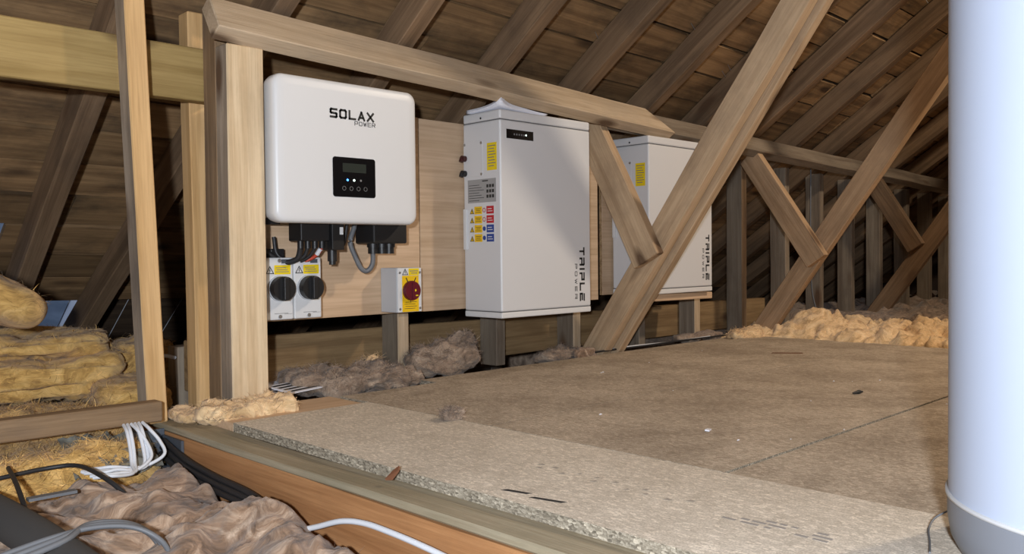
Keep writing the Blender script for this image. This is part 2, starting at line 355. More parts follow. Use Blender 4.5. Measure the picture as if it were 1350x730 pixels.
# ------------------------------------------------------------------ setting
fl = MB().box(-1.7, 9.3, -6., 4.9, -.26, -.205).build('floor_plaster', 'plaster', kind='structure')
MB().box(-1.7, -1.6, -6, 4.9, -.26, 4).build('wall_left', 'brick', kind='structure')
MB().box(9.1, 9.2, -6, 4.9, -.26, 4).build('wall_right', 'brick', kind='structure')
def slope_slab(mb, x0, x1, y0, y1, o0, o1):
    vs = [(x, y, roofz(x, y, o)) for o in (o0, o1) for y in (y0, y1) for x in (x0, x1)]
    mb.add(vs, [(0, 2, 3, 1), (4, 5, 7, 6), (0, 1, 5, 4), (2, 6, 7, 3), (0, 4, 6, 2), (1, 3, 7, 5)])
ceil = empty('ceiling', (0, YR, roofz(0, YR)), kind='structure')
b = MB(); slope_slab(b, -1.7, 9.2, YR-.1, 3.12, RD+.045, RD+.08); slope_slab(b, 1.24, 9.2, 3.12, 4.75, RD+.045, RD+.08)
b.build('roof_deck', 'dark', ceil)
b = MB()                                                                         # the far slope behind the photographer
zt = [roofz(x, YR-.08, RD+.05) for x in (-1.7, 9.2)]
dy = 5.4
b.add([(-1.7, YR-.05, zt[0]), (9.2, YR-.05, zt[1]), (9.2, YR-dy, zt[1]-TP*dy), (-1.7, YR-dy, zt[0]-TP*dy),
       (-1.7, YR-.05, zt[0]+.06), (9.2, YR-.05, zt[1]+.06), (9.2, YR-dy, zt[1]-TP*dy+.06), (-1.7, YR-dy, zt[0]-TP*dy+.06)],
      [(0, 1, 2, 3), (4, 7, 6, 5), (0, 4, 5, 1), (1, 5, 6, 2), (2, 6, 7, 3), (3, 7, 4, 0)])
b.build('ceiling_opposite', 'rafter', kind='structure')
# sarking boards, each one a plank
PW = .16
def plank_mesh(L):
    me = bpy.data.meshes.new('plank'); n = 5; vs = []; fs = []
    for i in range(n+1):
        for a, c in ((-1, -1), (1, -1), (1, 1), (-1, 1)): vs.append((i/n*L, a*(PW/2-.0055)+(random.uniform(-.0025, .0025)), c*.01))
    for i in range(n):
        for j in range(4): fs.append((4*i+j, 4*i+(j+1) % 4, 4*i+4+(j+1) % 4, 4*i+4+j))
    fs += [(3, 2, 1, 0), (4*n, 4*n+1, 4*n+2, 4*n+3)]
    me.from_pydata(vs, [], fs); me.materials.append(M['sark'])
    bm = bmesh.new(); bm.from_mesh(me); bmesh.ops.recalc_face_normals(bm, faces=bm.faces); bm.to_mesh(me); bm.free()
    return me
LENS = [1.35, 1.8, 2.25, 2.7]
PM = {l: [plank_mesh(l-.004) for _ in range(2)] for l in LENS}
row = 0; y = 3.61
while y > YR:
    yc = y - PW*CP/2
    x = .80 if row < 3 else -1.45 + random.choice((0, .45, .9, 1.35))*-.3
    first = True
    while x < 8.9:
        l = random.choice(LENS)
        o = bpy.data.objects.new('plank', random.choice(PM[l])); C.objects.link(o); o.parent = ceil
        lift = RD + .012 + random.uniform(0, .008)
        mw = frame((x, yc, roofz(x, yc, lift)), (1, 0, SAG), EN)
        tw = Matrix.Rotation(random.uniform(-.03, .03), 4, 'X')
        o.matrix_basis = Matrix.Translation(-wloc(ceil)) @ mw @ tw
        x += l
    y -= PW*CP; row += 1
# nail points coming through the boards
rn = random.Random(21)
for k in range(26):
    xx, yy = rn.uniform(1.6, 4.6), rn.uniform(1.45, 2.15); xx = .84+.45*round((xx-.84)/.45)+rn.choice((-.085, .06, .03, -.1, .09)); zz = roofz(xx, yy, RD)
    MB().cyl((xx, yy, zz+.01), (xx+rn.uniform(-.008, .008), yy-.02, zz-.022), .0017, 5).build('nail', 'screw', ceil)
# pleated underlay showing at the eaves
b = MB(); nx = 150; ny = 10; vs = []
for j in range(ny+1):
    yy = 3.0 + 1.75*j/ny
    for i in range(nx+1):
        xx = -1.7 + 4.1*i/nx
        ph = (xx/.115) % 1
        o_ = RD+.05 + (.016*max(0, 1-abs(ph-.5)*9)) + .004*noise.noise(V((xx*9, yy*9, 0)))
        vs.append((xx, yy, roofz(xx, yy, o_)))
b.add(vs, [(j*(nx+1)+i, j*(nx+1)+i+1, (j+1)*(nx+1)+i+1, (j+1)*(nx+1)+i) for j in range(ny) for i in range(nx)], 0, True)
ul = b.build('wall_eaves_underlay', 'underlay', kind='structure')
for k in range(-3, 12):
    xx = .68+.115*k+.012*math.sin(k*3.)
    MB().tube([(xx, yy, roofz(xx, yy, RD+.046)) for yy in (3.1, 3.5, 3.9, 4.3)], .0022, 6).build('seam', 'seamtape', ul)

# floor deck of chipboard sheets
deck = empty('floor', (2.3, .8, 0), kind='structure')
def board(x0, x1, y0, y1, m, dz=0):
    mb = MB(); g = .0013
    x0 += g; x1 -= g; y0 += g; y1 -= g
    mb.box(x0, x1, y0, y1, -.022+dz, dz)
    mb.m = [1 if i in (2, 3, 4, 5) else 0 for i in range(6)]
    return mb.build('board', [m, 'chipedge'], deck)
board(.965, 1.362, -.75, 1.957, 'chipnew')
board(1.362, 3.76, -.42, .8365, 'chip', -.0012)
board(1.362, 3.76, .84, 1.47, 'chip', 0)
board(1.362, 3.76, 1.47, 2.098, 'chip', -.0002)
board(1.735, 3.70, 2.104, 2.205, 'chip', -.004)

# ------------------------------------------------------------------ timbers
def T(*a, **k): return beam(*a, **k)
# rafters
rx = [.84-.45] + [.84+.45*k for k in range(17)]
skew = {1: (.02, -.05), 2: (.06, -.09)}
for i, xr in enumerate(rx):
    if i == 0: continue
    xc = xr - .032 + (.045 if i == 1 else 0)
    if i >= 4: xc += .012*(i-4)*.5
    a, bb = skew.get(i, (0, 0)); 
    top = V((xc+a, YR+.02, roofz(xc, YR+.02, RD/2))); bot = V((xc+bb*.8, 4.0, roofz(xc, 4.0, RD/2)))
    if i == 1: top.x = .80; bot.x = .895
    if i == 2: top.x = 1.47; bot.x = 1.13
    lb = {1: 'dark brown rafter crossing behind the yellow horizontal beam, beside the leaning slim post',
          2: 'dark rafter in the shadow between the leaning slim post and the clustered stud posts',
          3: 'rough-sawn rafter crossing the long purlin above the far top corner of the inverter',
          4: 'rough-sawn rafter crossing the long purlin above the papers on the first battery',
          5: 'rough-sawn rafter crossing the long purlin above the gap between the two batteries',
          6: 'rough-sawn rafter meeting the slanted sawn end of the long purlin',
          7: 'rough-sawn rafter mostly hidden behind the doubled strut',
          8: 'brown rafter rising just beyond the doubled strut from the darker purlin',
          9: 'dark rafter second beyond the doubled strut over the darker purlin'}.get(i, 'dim rafter in the dark far roof beyond the plain brown strut')
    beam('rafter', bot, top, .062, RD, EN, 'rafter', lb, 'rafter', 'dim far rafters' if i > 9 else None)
# purlins, canted square to the rafters
def purlin(name, pts, m, label, cut=None):
    (xa, za), (xb, zb) = pts; h, wd = .113, .05
    ca = V((xa, 2.12, za)) + EN*h/2 - ES*wd/2; cb = V((xb, 2.12, zb)) + EN*h/2 - ES*wd/2
    return beam(name, ca, cb, wd, h, EN, m, label, 'beam', cut1=cut or 0)
purlin('purlin', ((1.03, 1.001), (3.0, .915)), 'purlin', 'long weathered canted purlin above the inverter with a slanted sawn end', cut=-1.15)
pb = V((0, .055, -.012))
beam('purlin', V((2.72, 2.175, .93)) + EN*.05 - ES*.025, V((8.6, 2.175, .775)) + EN*.05 - ES*.025, .05, .098, EN, 'stud',
     'darker purlin length lapped behind the slanted end and running on over the studs', 'beam')
# ashlar studs under the rafters
for k, xr in enumerate((None, 1.81, 2.27, 2.71, 3.155, 3.60, 4.04, 4.50, 4.92, 5.35, 5.78, 6.24, 6.67, 7.1, 7.55)):
    if xr is None: continue
    zt_ = roofz(xr, 2.40)-.012
    under = xr < 3.7
    beam('wall_stud', (xr-.0235, 2.40, -.02), (xr-.0235, 2.40, zt_), .047, .094, (0, -1, 0), {6: 'brownpost', 1: 'purlin', 3: 'purlin', 5: 'purlin'}.get(k, 'stud'),  # paler front wood on some studs puts the lamplight into their colour
         {1: 'grey timber stud showing below the red rotary isolator box', 2: 'grey timber stud showing below the battery with papers on top',
          3: 'grey stud foot between the first battery and the doubled strut', 4: 'grey stud foot just past the doubled strut under the second battery',
          5: 'grey stud foot under the far end of the ledge of the second battery', 7: 'grey timber stud passing behind the short crossing brace',
          8: 'grey timber stud with a thin cable down it, behind the plain brown strut',
          6: 'brown timber stud standing beside the second battery, next to the short crossing brace'}.get(k,
          'grey timber stud whose foot shows below the plywood and batteries' if under else 'grey timber stud standing in the dark row beyond the second battery'), 'stud',
         None if k < 9 else ('studs behind the batteries' if under else 'studs in the dark far row'), side='stud')
# rear joist at the stud feet
beam('rear_joist', (1.08, 2.472, .082), (4.4, 2.472, .068), .045, .15, (0, 0, 1), 'rearjoist', 'brown horizontal timber behind the stud feet under the plywood', 'joist')
# front joist carrying the deck edge
j = empty('front_joist', (.925, .6, -.2), 'orange sawn joist with dusty top along the cut edge of the chipboard deck', 'joist')
beam('joist_body', (.928, 2.36, -.118), (.928, -.8, -.118), .085, .16, (0, 0, 1), 'joist', parent=j)
beam('joist_cap', (.9275, 2.36, -.030), (.9275, -.8, -.030), .087, .016, (0, 0, 1), 'joisttop', parent=j, bevel=.004)
# hanger strap
hg = MB(); hg.box(.80, .884, 2.165, 2.172, -.2, -.03); hg.box(.877, .884, 2.05, 2.17, -.2, -.045)
h = hg.build('joist_hanger', 'steel', label='dark galvanised hanger plate at the end of the orange joist', cat='bracket')
for k in range(5):
    MB().cyl((.862, 2.1645, -.06-.025*k), (.862, 2.158, -.06-.025*k), .004, 8).build('bolt', 'screw', h)
# joist under the boards near the clustered posts
beam('noggin', (.972, 2.054, -.03), (1.356, 2.054, -.029), .175, .05, (0, 0, 1), 'ply', 'short brown timber lying between the clustered posts and the chipboard', 'timber')
# clustered posts
beam('corner_post', (1.116, 2.183, -.03), (1.116, 2.183, .968), .106, .066, (0, -1, 0), 'pale', 'pale new square post standing under the end of the purlin', 'post', wob=.001, side='greyside')
beam('corner_stud', (1.091, 2.255, -.03), (1.091, 2.255, 1.09), .056, .076, (0, -1, 0), 'brownpost', 'brown stud fixed behind the pale square post', 'stud')
beam('corner_stud', (1.078, 2.378, -.03), (1.072, 2.378, 1.09), .05, .06, (0, -1, 0), 'post_orange', 'narrow orange stud behind the end of the yellow beam', 'stud')
beam('short_post', (1.10, 2.56, -.2), (1.10, 2.56, .135), .05, .075, (0, -1, 0), 'stud', 'short dark stub post behind the clustered posts among yellow insulation', 'post')
# slim leaning post
lp = beam('slim_post', (.884, 2.232, -.022), (.836, 2.232, 1.32), .051, .064, (0, -1, 0), 'post_orange', 'slim leaning orange pine post in front of the yellow beam', 'post', side='greyside')
# yellow beam and low batten
beam('cross_beam', (-.7, 2.32, .914), (1.105, 2.32, .905), .145, .047, (0, -1, 0), 'treated', 'wide yellow treated beam fixed horizontally behind the slim post', 'beam')
beam('low_batten', (-.5, 2.17, .026), (.872, 2.165, .018), .05, .047, (0, -1, 0), 'brownpost', 'low brown batten lying horizontally over the insulation by the slim post foot', 'batten')
# truss struts (pairs) and braces
SL = math.atan2(1.229, .886)
def strut(x, y0, L, label, two=True, m='strut'):
    d = V((0, -math.cos(SL), math.sin(SL))); up = V((0, math.sin(SL), math.cos(SL)))
    e = empty('truss_strut', (x, y0-.06, .0), label, 'strut')
    a = V((x+.025, y0, 0)) - up*.05 - d*.0
    beam('timber', a - d*.02, a + d*L, .05, .1, up, m, parent=e)
    if two:
        c = a + V((.080, 0, 0)) - up*.010
        beam('timber', c - d*.02, c + d*L, .045, .1, up, m, parent=e)
        sp = MB()
    return e
strut(2.695, 2.345, 2.42, 'doubled weathered diagonal strut crossing in front of the second battery')
strut(3.915, 2.27, 2.3, 'plain brown diagonal strut rising from the peach insulation heap', two=False, m='strutbrown')
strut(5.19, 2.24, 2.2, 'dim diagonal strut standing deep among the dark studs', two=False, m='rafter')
def brace(x, ya, za, yb, zb, wd, label, m='strut'):
    d = (V((0, yb, zb))-V((0, ya, za))).normalized(); up = V((0, -d.z, d.y))
    beam('brace', (x, ya, za), (x, yb, zb), .045, wd, up, m, label, 'brace', cut1=0, cut0=.2)
brace(2.668, 2.272, .930, 1.972, .372, .125, 'short weathered brace from the purlin lapping the doubled strut between the batteries')
brace(3.888, 2.25, .885, 1.89, .355, .108, 'short brace hanging from the darker purlin and lapping the plain brown strut', 'strutbrown')
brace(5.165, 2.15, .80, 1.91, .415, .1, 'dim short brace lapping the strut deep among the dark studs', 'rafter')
for (x, y_, z_) in ((2.643, 1.985, .47), (2.643, 2.04, .40)):
    pass

# ------------------------------------------------------------------ plywood backing
def sheet(x0, x1, z0, z1, y0, y1, m, label):
    mb = MB().box(x0, x1, y0, y1, z0, z1); mb.m = [1, 1, 0, 0, 1, 1]
    return mb.build('plywood_panel', [m, 'plyedge'], None, label, 'panel', bevel=.001, seg=1)
sheet(1.20, 1.845, .208, .874, 2.333, 2.351, 'ply', 'pale plywood panel behind the white inverter and switches')
sheet(1.848, 2.80, .207, .872, 2.333, 2.351, 'ply2', 'darker plywood panel behind the first battery')
sheet(2.83, 3.43, .225, .86, 2.335, 2.351, 'ply2', 'plywood panel hidden mostly behind the second battery')
beam('support_batten', (2.905, 2.245, .2125), (3.405, 2.245, .2065), .17, .03, (0, 0, 1), 'ply', 'short flat timber ledge right under the second battery', 'ledge')

# ------------------------------------------------------------------ inverter
def rrect(x0, x1, z0, z1, r, n=8):
    pts = []
    for cx, cz, a in ((x1-r, z1-r, 0), (x0+r, z1-r, 90), (x0+r, z0+r, 180), (x1-r, z0+r, 270)):
        for k in range(n+1):
            t = math.radians(a+90*k/n); pts.append((cx+r*math.cos(t), cz+r*math.sin(t)))
    return pts
inv = empty('solar_inverter', (1.423, 2.24, .50), 'white rounded wall inverter with black display panel', 'inverter')
rings = []
X0, X1, Z0, Z1 = 1.181, 1.672, .496, .906
for yy, ins in ((2.185, .004), (2.165, 0), (2.135, 0), (2.127, .002), (2.122, .006), (2.1195, .014), (2.1185, .03)):
    rings.append([V((x, yy, z)) for x, z in rrect(X0+ins, X1-ins, Z0+ins, Z1-ins, max(.01, .032-ins*.5))])
b = MB(); b.ring(rings, 0, True, True); b.build('cover', 'white', inv)
MB().box(1.20, 1.652, 2.186, 2.318, .515, .885).build('heat_sink_body', 'greyp', inv, bevel=.006)
MB().box(1.25, 1.60, 2.318, 2.3328, .60, .84).build('wall_bracket', 'steel', inv)
PI_ = Pane((0, 2.1183, 0), (1, 0, 0), (0, 0, 1), (0, -1, 0))
b = MB(); PI_.poly(b, rrect(1.363, 1.510, .573, .688, .008), .0015); dp = b.build('display_panel', 'gloss', inv)
b = MB(); PI_.rect(b, 1.396, .645, 1.477, .671, .0005, .0016); b.build('screen', 'lcd', dp)
for x, m in ((1.412, 'ledblue'), (1.4345, 'ledwhite'), (1.458, 'inkgrey')):
    b = MB(); PI_.disc(b, x, .6225, .0032, .0006, .0016); b.build('indicator', m, dp)
for k in range(4):
    b = MB(); x = 1.400+.0247*k
    PI_.stroke(b, [(x+.006*math.cos(t*.7854), .598+.006*math.sin(t*.7854)) for t in range(9)], .0012, .0005, .0016); b.build('button', 'inkgrey', dp)
b = MB(); word(PI_, 'SOLAX', 1.356, .798, .153, .028, .0062, .006, b)
word(PI_, 'POWER', 1.440, .783, .073, .0125, .0017, .0035, b); b.build('lettering', 'ink', inv)
# connections on the underside
b = MB(); b.box(1.305, 1.402, 2.20, 2.27, .447, .514); b.build('connector_block', 'black', inv, bevel=.003)
for k in range(4):
    MB().cyl((1.318+.024*k, 2.225, .452), (1.318+.024*k, 2.225, .425), .009, 12).build('connector', 'black', inv)
b = MB(); b.box(1.404, 1.446, 2.19, 2.25, .42, .514); b.cyl((1.422, 2.22, .42), (1.422, 2.22, .386), .014, 14); b.cyl((1.422, 2.22, .386), (1.422, 2.22, .376), .010, 14)
b.build('dc_switch', 'black', inv, bevel=.002)
b = MB(); Pane((0, 2.1898, 0), (1, 0, 0), (0, 0, 1), (0, -1, 0)).rect(b, 1.43, .466, 1.442, .488, .0006); b.build('small_label', 'lightgrey', inv)
b = MB(); b.box(1.552, 1.682, 2.19, 2.29, .440, .514); cb = b.build('cable_box', 'black', inv, bevel=.005)
for k, x in enumerate((1.578, 1.612, 1.640)):
    bb = MB(); bb.cyl((x, 2.23, .442), (x, 2.23, .428), .019, 12); bb.cyl((x, 2.23, .428), (x, 2.23, .408), .016, 6); bb.build('cable_gland', 'black', cb)
b = MB(); b.box(1.231, 1.262, 2.24, 2.27, .495, .514); b.build('foot', 'black', inv)
b = MB(); Pane((1.1995, 0, 0), (0, -1, 0), (0, 0, 1), (-1, 0, 0)).rect(b, -2.31, .55, -2.26, .62, .0008); sl = b.build('side_label', 'lightgrey', inv)
b = MB(); Pane((1.1987, 0, 0), (0, -1, 0), (0, 0, 1), (-1, 0, 0)).rect(b, -2.305, .555, -2.265, .585, .0006); b.build('side_label_print', 'blue', sl)
# cables under the inverter
cable('cable', [(1.318, 2.225, .426), (1.315, 2.24, .395), (1.29, 2.27, .385), (1.255, 2.28, .405), (1.215, 2.285, .435), (1.185, 2.29, .44)], .0085, 'wireblack', 'thick black cable looping left below the inverter connector block', 'cable')
cable('cable', [(1.342, 2.225, .426), (1.335, 2.24, .40), (1.305, 2.27, .388), (1.275, 2.285, .41), (1.268, 2.29, .46)], .006, 'wireblack', 'black cable curling up below the inverter connectors beside the foot')
cable('cable', [(1.366, 2.225, .426), (1.356, 2.245, .40), (1.33, 2.275, .383), (1.29, 2.29, .39), (1.262, 2.293, .402)], .005, 'wireblack', 'thin black cable under the inverter running down to the switches')
rc = cable('cable', [(1.39, 2.225, .432), (1.386, 2.235, .413), (1.37, 2.255, .395), (1.34, 2.275, .384), (1.305, 2.285, .384), (1.28, 2.295, .395)], .0055, 'wirered', 'red cable looping below the inverter connector block')
b = MB().cyl((1.3885, 2.229, .425), (1.382, 2.241, .407), .0072, 10); b.build('marker_sleeve', 'wirewhite', rc, 'white sleeve')
cable('cable', [(1.452, 2.24, .46), (1.462, 2.25, .435), (1.478, 2.26, .428), (1.492, 2.26, .445), (1.496, 2.25, .50)], .0055, 'wireblack', 'black cable dipping in a short loop between dc switch and cable box')
cable('cable', [(1.578, 2.23, .41), (1.578, 2.235, .375), (1.566, 2.245, .355), (1.548, 2.252, .362), (1.53, 2.258, .40), (1.515, 2.262, .445), (1.53, 2.262, .49), (1.535, 2.262, .51)], .008, 'wiregrey', 'dark grey cable hanging in a loop from the inverter cable box gland')
b = MB(); b.box(1.255, 1.300, 2.285, 2.332, .372, .425); b.build('trunking_block', 'black', None, 'small black block on the plywood above the paired switches', 'block', bevel=.003)
cable('cable', [(1.205, 2.30, .43), (1.215, 2.315, .40), (1.225, 2.32, .375)], .005, 'wirewhite', 'pale cable dropping from behind the pale post to the paired switches')

# ------------------------------------------------------------------ rotary isolators
def triangle(pane, mb, a, b_, s, m=0, c=.0006):
    pane.stroke(mb, [(a, b_), (a+s, b_), (a+s/2, b_+s*.87), (a, b_)], s*.1, .0004, c, m)
    pane.stroke(mb, [(a+s*.55, b_+s*.62), (a+s*.44, b_+s*.38), (a+s*.56, b_+s*.38), (a+s*.48, b_+s*.14)], s*.07, .0004, c, m)
def isolator(x0, label):
    x1 = x0+.0925
    e = empty('rotary_isolator', ((x0+x1)/2, 2.295, .215), label, 'switch', 'paired grey rotary isolators')
    MB().box(x0, x1, 2.262, 2.3328, .217, .399).build('case', 'lightgrey', e, bevel=.004)
    p = Pane((x0, 2.262, .217), (1, 0, 0), (0, 0, 1), (0, -1, 0))
    b = MB(); p.rect(b, .012, .133, .084, .160); st = b.build('warning_sticker', 'ysticker', e)
    b = MB(); p.rect(b, .004, .132, .031, .161, .0008); w_ = b.build('triangle_sign', 'lightgrey', e)
    b = MB(); triangle(p, b, .0055, .136, .023, c=.0009); b.build('triangle_print', 'ink', w_)
    b = MB()
    for k in range(3): p.rect(b, .036+.003*(k % 2), .1395+.006*k, .078-.004*k, .1415+.006*k, .0003, .0006)
    b.build('sticker_print', 'inkgrey', st)
    b = MB(); p.rect(b, .055, .165, .080, .177); b.build('maker_plate', 'steel', e)
    b = MB(); p.rect(b, .03, .018, .075, .0195, .0003); p.rect(b, .062, .016, .088, .017, .0003); b.build('case_print', 'inkgrey', e)
    cx, cz = x0+.048, .309
    b = MB(); b.cyl((cx, 2.262, cz), (cx, 2.256, cz), .038, 32); b.build('bezel', 'greyp', e)
    b = MB(); b.cyl((cx, 2.256, cz), (cx, 2.232, cz), .0355, 32); b.box(cx-.009, cx+.009, 2.218, 2.234, cz-.034, cz+.034); b.build('knob', 'black', e, bevel=.003)
    for zz in (.2265, .390):
        b = MB(); b.cyl((cx, 2.262, zz), (cx, 2.259, zz), .0055, 12); b.build('screw', 'screw', e)
isolator(1.221, 'grey rotary isolator with round black knob tucked beside the pale post')
isolator(1.3165, 'grey rotary isolator with round black knob on the side away from the pale post')
e = empty('red_isolator', (1.728, 2.287, .215), 'grey switch box with red rotary knob on yellow plate', 'switch')
MB().box(1.679, 1.778, 2.2435, 2.3328, .2155, .3615).build('case', 'greyp', e, bevel=.003)
p = Pane((1.679, 2.2435, .2155), (1, 0, 0), (0, 0, 1), (0, -1, 0))
b = MB(); p.rect(b, .001, .001, .098, .145, .004); b.build('lid', 'lightgrey', e, bevel=.0015)
b = MB(); p.rect(b, .018, .002, .085, .120, .0012, .004); yp = b.build('plate', 'yplate', e)
b = MB(); p.rect(b, .018, .121, .044, .1435, .0008, .004); t_ = b.build('triangle_sign', 'lightgrey', e)
b = MB(); triangle(p, b, .0195, .1235, .021, c=.0049); b.build('triangle_print', 'ink', t_)
b = MB(); p.rect(b, .044, .121, .087, .1435, .0008, .004); s_ = b.build('warning_sticker', 'ysticker', e)
b = MB(); p.rect(b, .049, .134, .083, .1365, .0003, .0049); p.rect(b, .054, .127, .080, .1295, .0003, .0049); b.build('sticker_print', 'inkgrey', s_)
b = MB()
p.stroke(b, [(.034, .112), (.040, .100)], .0035, .0004, .0053); p.stroke(b, [(.073, .112), (.066, .100)], .0035, .0004, .0053); p.stroke(b, [(.0515, .042), (.0515, .033)], .0025, .0004, .0053)
for k in range(4): p.rect(b, .026+.004*(k % 2), .012+.007*k, .076-.006*((k+1) % 2), .0135+.007*k, .0003, .0053)
b.build('plate_print', 'ink', yp, kind='stuff')
cx, cz = 1.679+.0515, .2155+.071
b = MB(); b.cyl((cx, 2.2385, cz), (cx, 2.230, cz), .0325, 32); b.cyl((cx, 2.230, cz), (cx, 2.224, cz), .0305, 32); kn = b.build('knob', 'red', e, bevel=.002)
q = Pane((cx, 2.224, cz), (1, 0, 0), (0, 0, 1), (0, -1, 0))
b = MB(); q.stroke(b, [(0, -.02), (0, .022)], .008, .004); b.build('grip', 'red', kn)
b = MB(); q.disc(b, .009, .001, .004, .0004, 0); q.rect(b, .010, -.018, .020, -.014, .0004, 0); b.build('knob_print', 'ysticker', kn)
for a in (.009, .091):
    for c_ in (.012, .130):
        b = MB(); p.disc(b, a, c_, .0042, .0012, .004, n=12); b.build('screw', 'screw', e)

# ------------------------------------------------------------------ batteries
def battery(x0, z0, z1, label, first):
    W, D = .474, .193; x1 = x0+W; y0, y1 = 2.134, 2.327
    e = empty('battery_pack', ((x0+x1)/2, (y0+y1)/2, z0), label, 'battery')
    MB().box(x0, x1, y0, y1, z0+.022, z1-.034).build('case', 'batt', e, bevel=.007, seg=3)
    MB().box(x0+.002, x1-.002, y0+.002, y1-.002, z1-.0355, z1-.0325).build('lid_seam', 'seam', e)
    MB().box(x0, x1, y0, y1, z1-.033, z1).build('lid', 'batt', e, bevel=.007, seg=3)
    MB().box(x0+.002, x1-.002, y0+.002, y1-.002, z0+.0205, z0+.0235).build('base_seam', 'seam', e)
    MB().box(x0, x1, y0, y1, z0, z0+.021).build('base', 'white', e, bevel=.004)
    MB().box(x0+.06, x1-.06, y1, 2.333, z0+.3, z1-.1).build('wall_bracket', 'steel', e)
    f = Pane((x0, y0, z0), (1, 0, 0), (0, 0, 1), (0, -1, 0)); H = z1-z0
    s = Pane((x0, y1, z0), (0, -1, 0), (0, 0, 1), (-1, 0, 0))
    if first:
        b = MB(); f.rect(b, .030, H-.098, .163, H-.066, .001); d = b.build('status_display', 'gloss', e)
        b = MB(); f.disc(b, .126, H-.081, .003, .0004, .001, n=10); b.build('indicator', 'ledwhite', d)
        b = MB()
        for k in range(5): f.rect(b, .065+.012*k, H-.085, .071+.012*k, H-.079, .0003, .001)
        b.build('display_print', 'inkgrey', d)
    # TRIPLE POWER reads downwards near the right edge
    tz = (.246 if first else .253)
    t = Pane((x0+.408+(.012 if not first else 0), y0, z0+tz), (0, 0, -1), (1, 0, 0), (0, -1, 0))
    b = MB(); word(t, 'TrIpLe', 0, 0, .203, .029, .0072, .008, b); word(t, 'POWER', .062, -.027, .132, .014, .0022, .010, b); b.build('lettering', 'ink', e)
    # side face
    b = MB(); s.rect(b, .004, H-.225, .104, H-.10, .0015); cp = b.build('cover_plate', 'batt', e, bevel=.001)
    for a in (.010, .098):
        for c_ in (H-.108, H-.217):
            b = MB(); s.disc(b, a, c_, .005, .002, .0015, n=12); b.build('screw', 'screw', cp)
    b = MB(); s.disc(b, .095, H-.022, .004, .001, n=10); b.build('lid_screw', 'ink', e)
    hh = .095
    y_ = MB(); s.rect(y_, .126, H-.112-hh, .175, H-.112, .0008); ys = y_.build('yellow_sticker', 'ysticker', e)
    b = MB()
    for k in range(8): s.rect(b, .131+.003*(k % 2), H-.124-.010*k, .170-.004*((k*2) % 3), H-.121-.010*k, .0003, .0008)
    b.build('sticker_print', 'inkgrey', ys)
    if first:
        b = MB(); s.rect(b, .024, .405, .170, .487, .0008); rp = b.build('rating_plate', 'silver', e)
        b = MB()
        for k in range(7): s.rect(b, .030, .412+.009*k, .085+.012*((k*2) % 3), .4138+.009*k, .0003, .0008)
        for i in range(3):
            for k in range(3): s.rect(b, .122+.014*i, .420+.018*k, .132+.014*i, .431+.018*k, .0003, .0008)
        s.rect(b, .10, .478, .13, .482, .0003, .0008)
        b.build('plate_print', 'ink', rp, kind='stuff')
        b = MB(); s.rect(b, .030, .262, .163, .398, .0006); wg = b.build('warning_sheet', 'lightgrey', e)
        for k in range(4):
            z_ = .267+.0325*(3-k)
            b = MB(); s.rect(b, .058, z_, .098, z_+.027, .0006, .0006); b.build('yellow_notice', 'yplate', wg)
            b = MB(); s.rect(b, .121, z_, .158, z_+.027, .0006, .0006); b.build('colour_notice', 'redst' if k < 2 else 'blue', wg)
            b = MB(); s.poly(b, [(.036, z_+.003), (.055, z_+.003), (.0455, z_+.022)], .0005, .0006); b.build('hazard_triangle', 'yplate', wg)
            b = MB(); triangle(s, b, .036, z_+.003, .019, c=.0011); b.build('triangle_print', 'ink', wg)
            b = MB()
            if k < 2:
                s.stroke(b, [(.1085+.007*math.cos(a*.7854), z_+.0135+.007*math.sin(a*.7854)) for a in range(9)], .0022, .0005, .0006); b.build('symbol', 'redst', wg)
            else:
                s.disc(b, .1085, z_+.0135, .008, .0005, .0006); b.build('symbol', 'blue', wg)
            b = MB()
            for r_ in range(3): s.rect(b, .064+.003*(r_ % 2), z_+.006+.006*r_, .092-.003*(r_ % 2), z_+.0078+.006*r_, .0002, .0012)
            b.build('notice_print', 'ink', wg)
            b = MB()
            for r_ in range(2): s.rect(b, .127, z_+.008+.008*r_, .152-.004*r_, z_+.0105+.008*r_, .0002, .0012)
            b.build('notice_lettering', 'lightgrey', wg)
    # rear connectors and the hanger tab
    b = MB(); b.box(x0-.009, x0+.001, y1-.022, y1-.006, z0+.24, z0+.385); b.build('hanger_tab', 'lightgrey', e, bevel=.002)
    if first:
        for z_, m in ((z0+.565, 'maroon'), (z0+.512, 'black')):
            b = MB(); b.cyl((x0, y1-.012, z_), (x0-.018, y1-.012, z_), .011, 12); b.cyl((x0-.018, y1-.012, z_), (x0-.022, y1-.012, z_-.012), .008, 10); b.build('connector', m, e)
    return e
battery(2.044, .180, .902, 'tall white battery with status display and coloured warning notices, papers on top', True)
battery(2.890, .2285, .888, 'second white battery without display, standing behind the doubled strut', False)
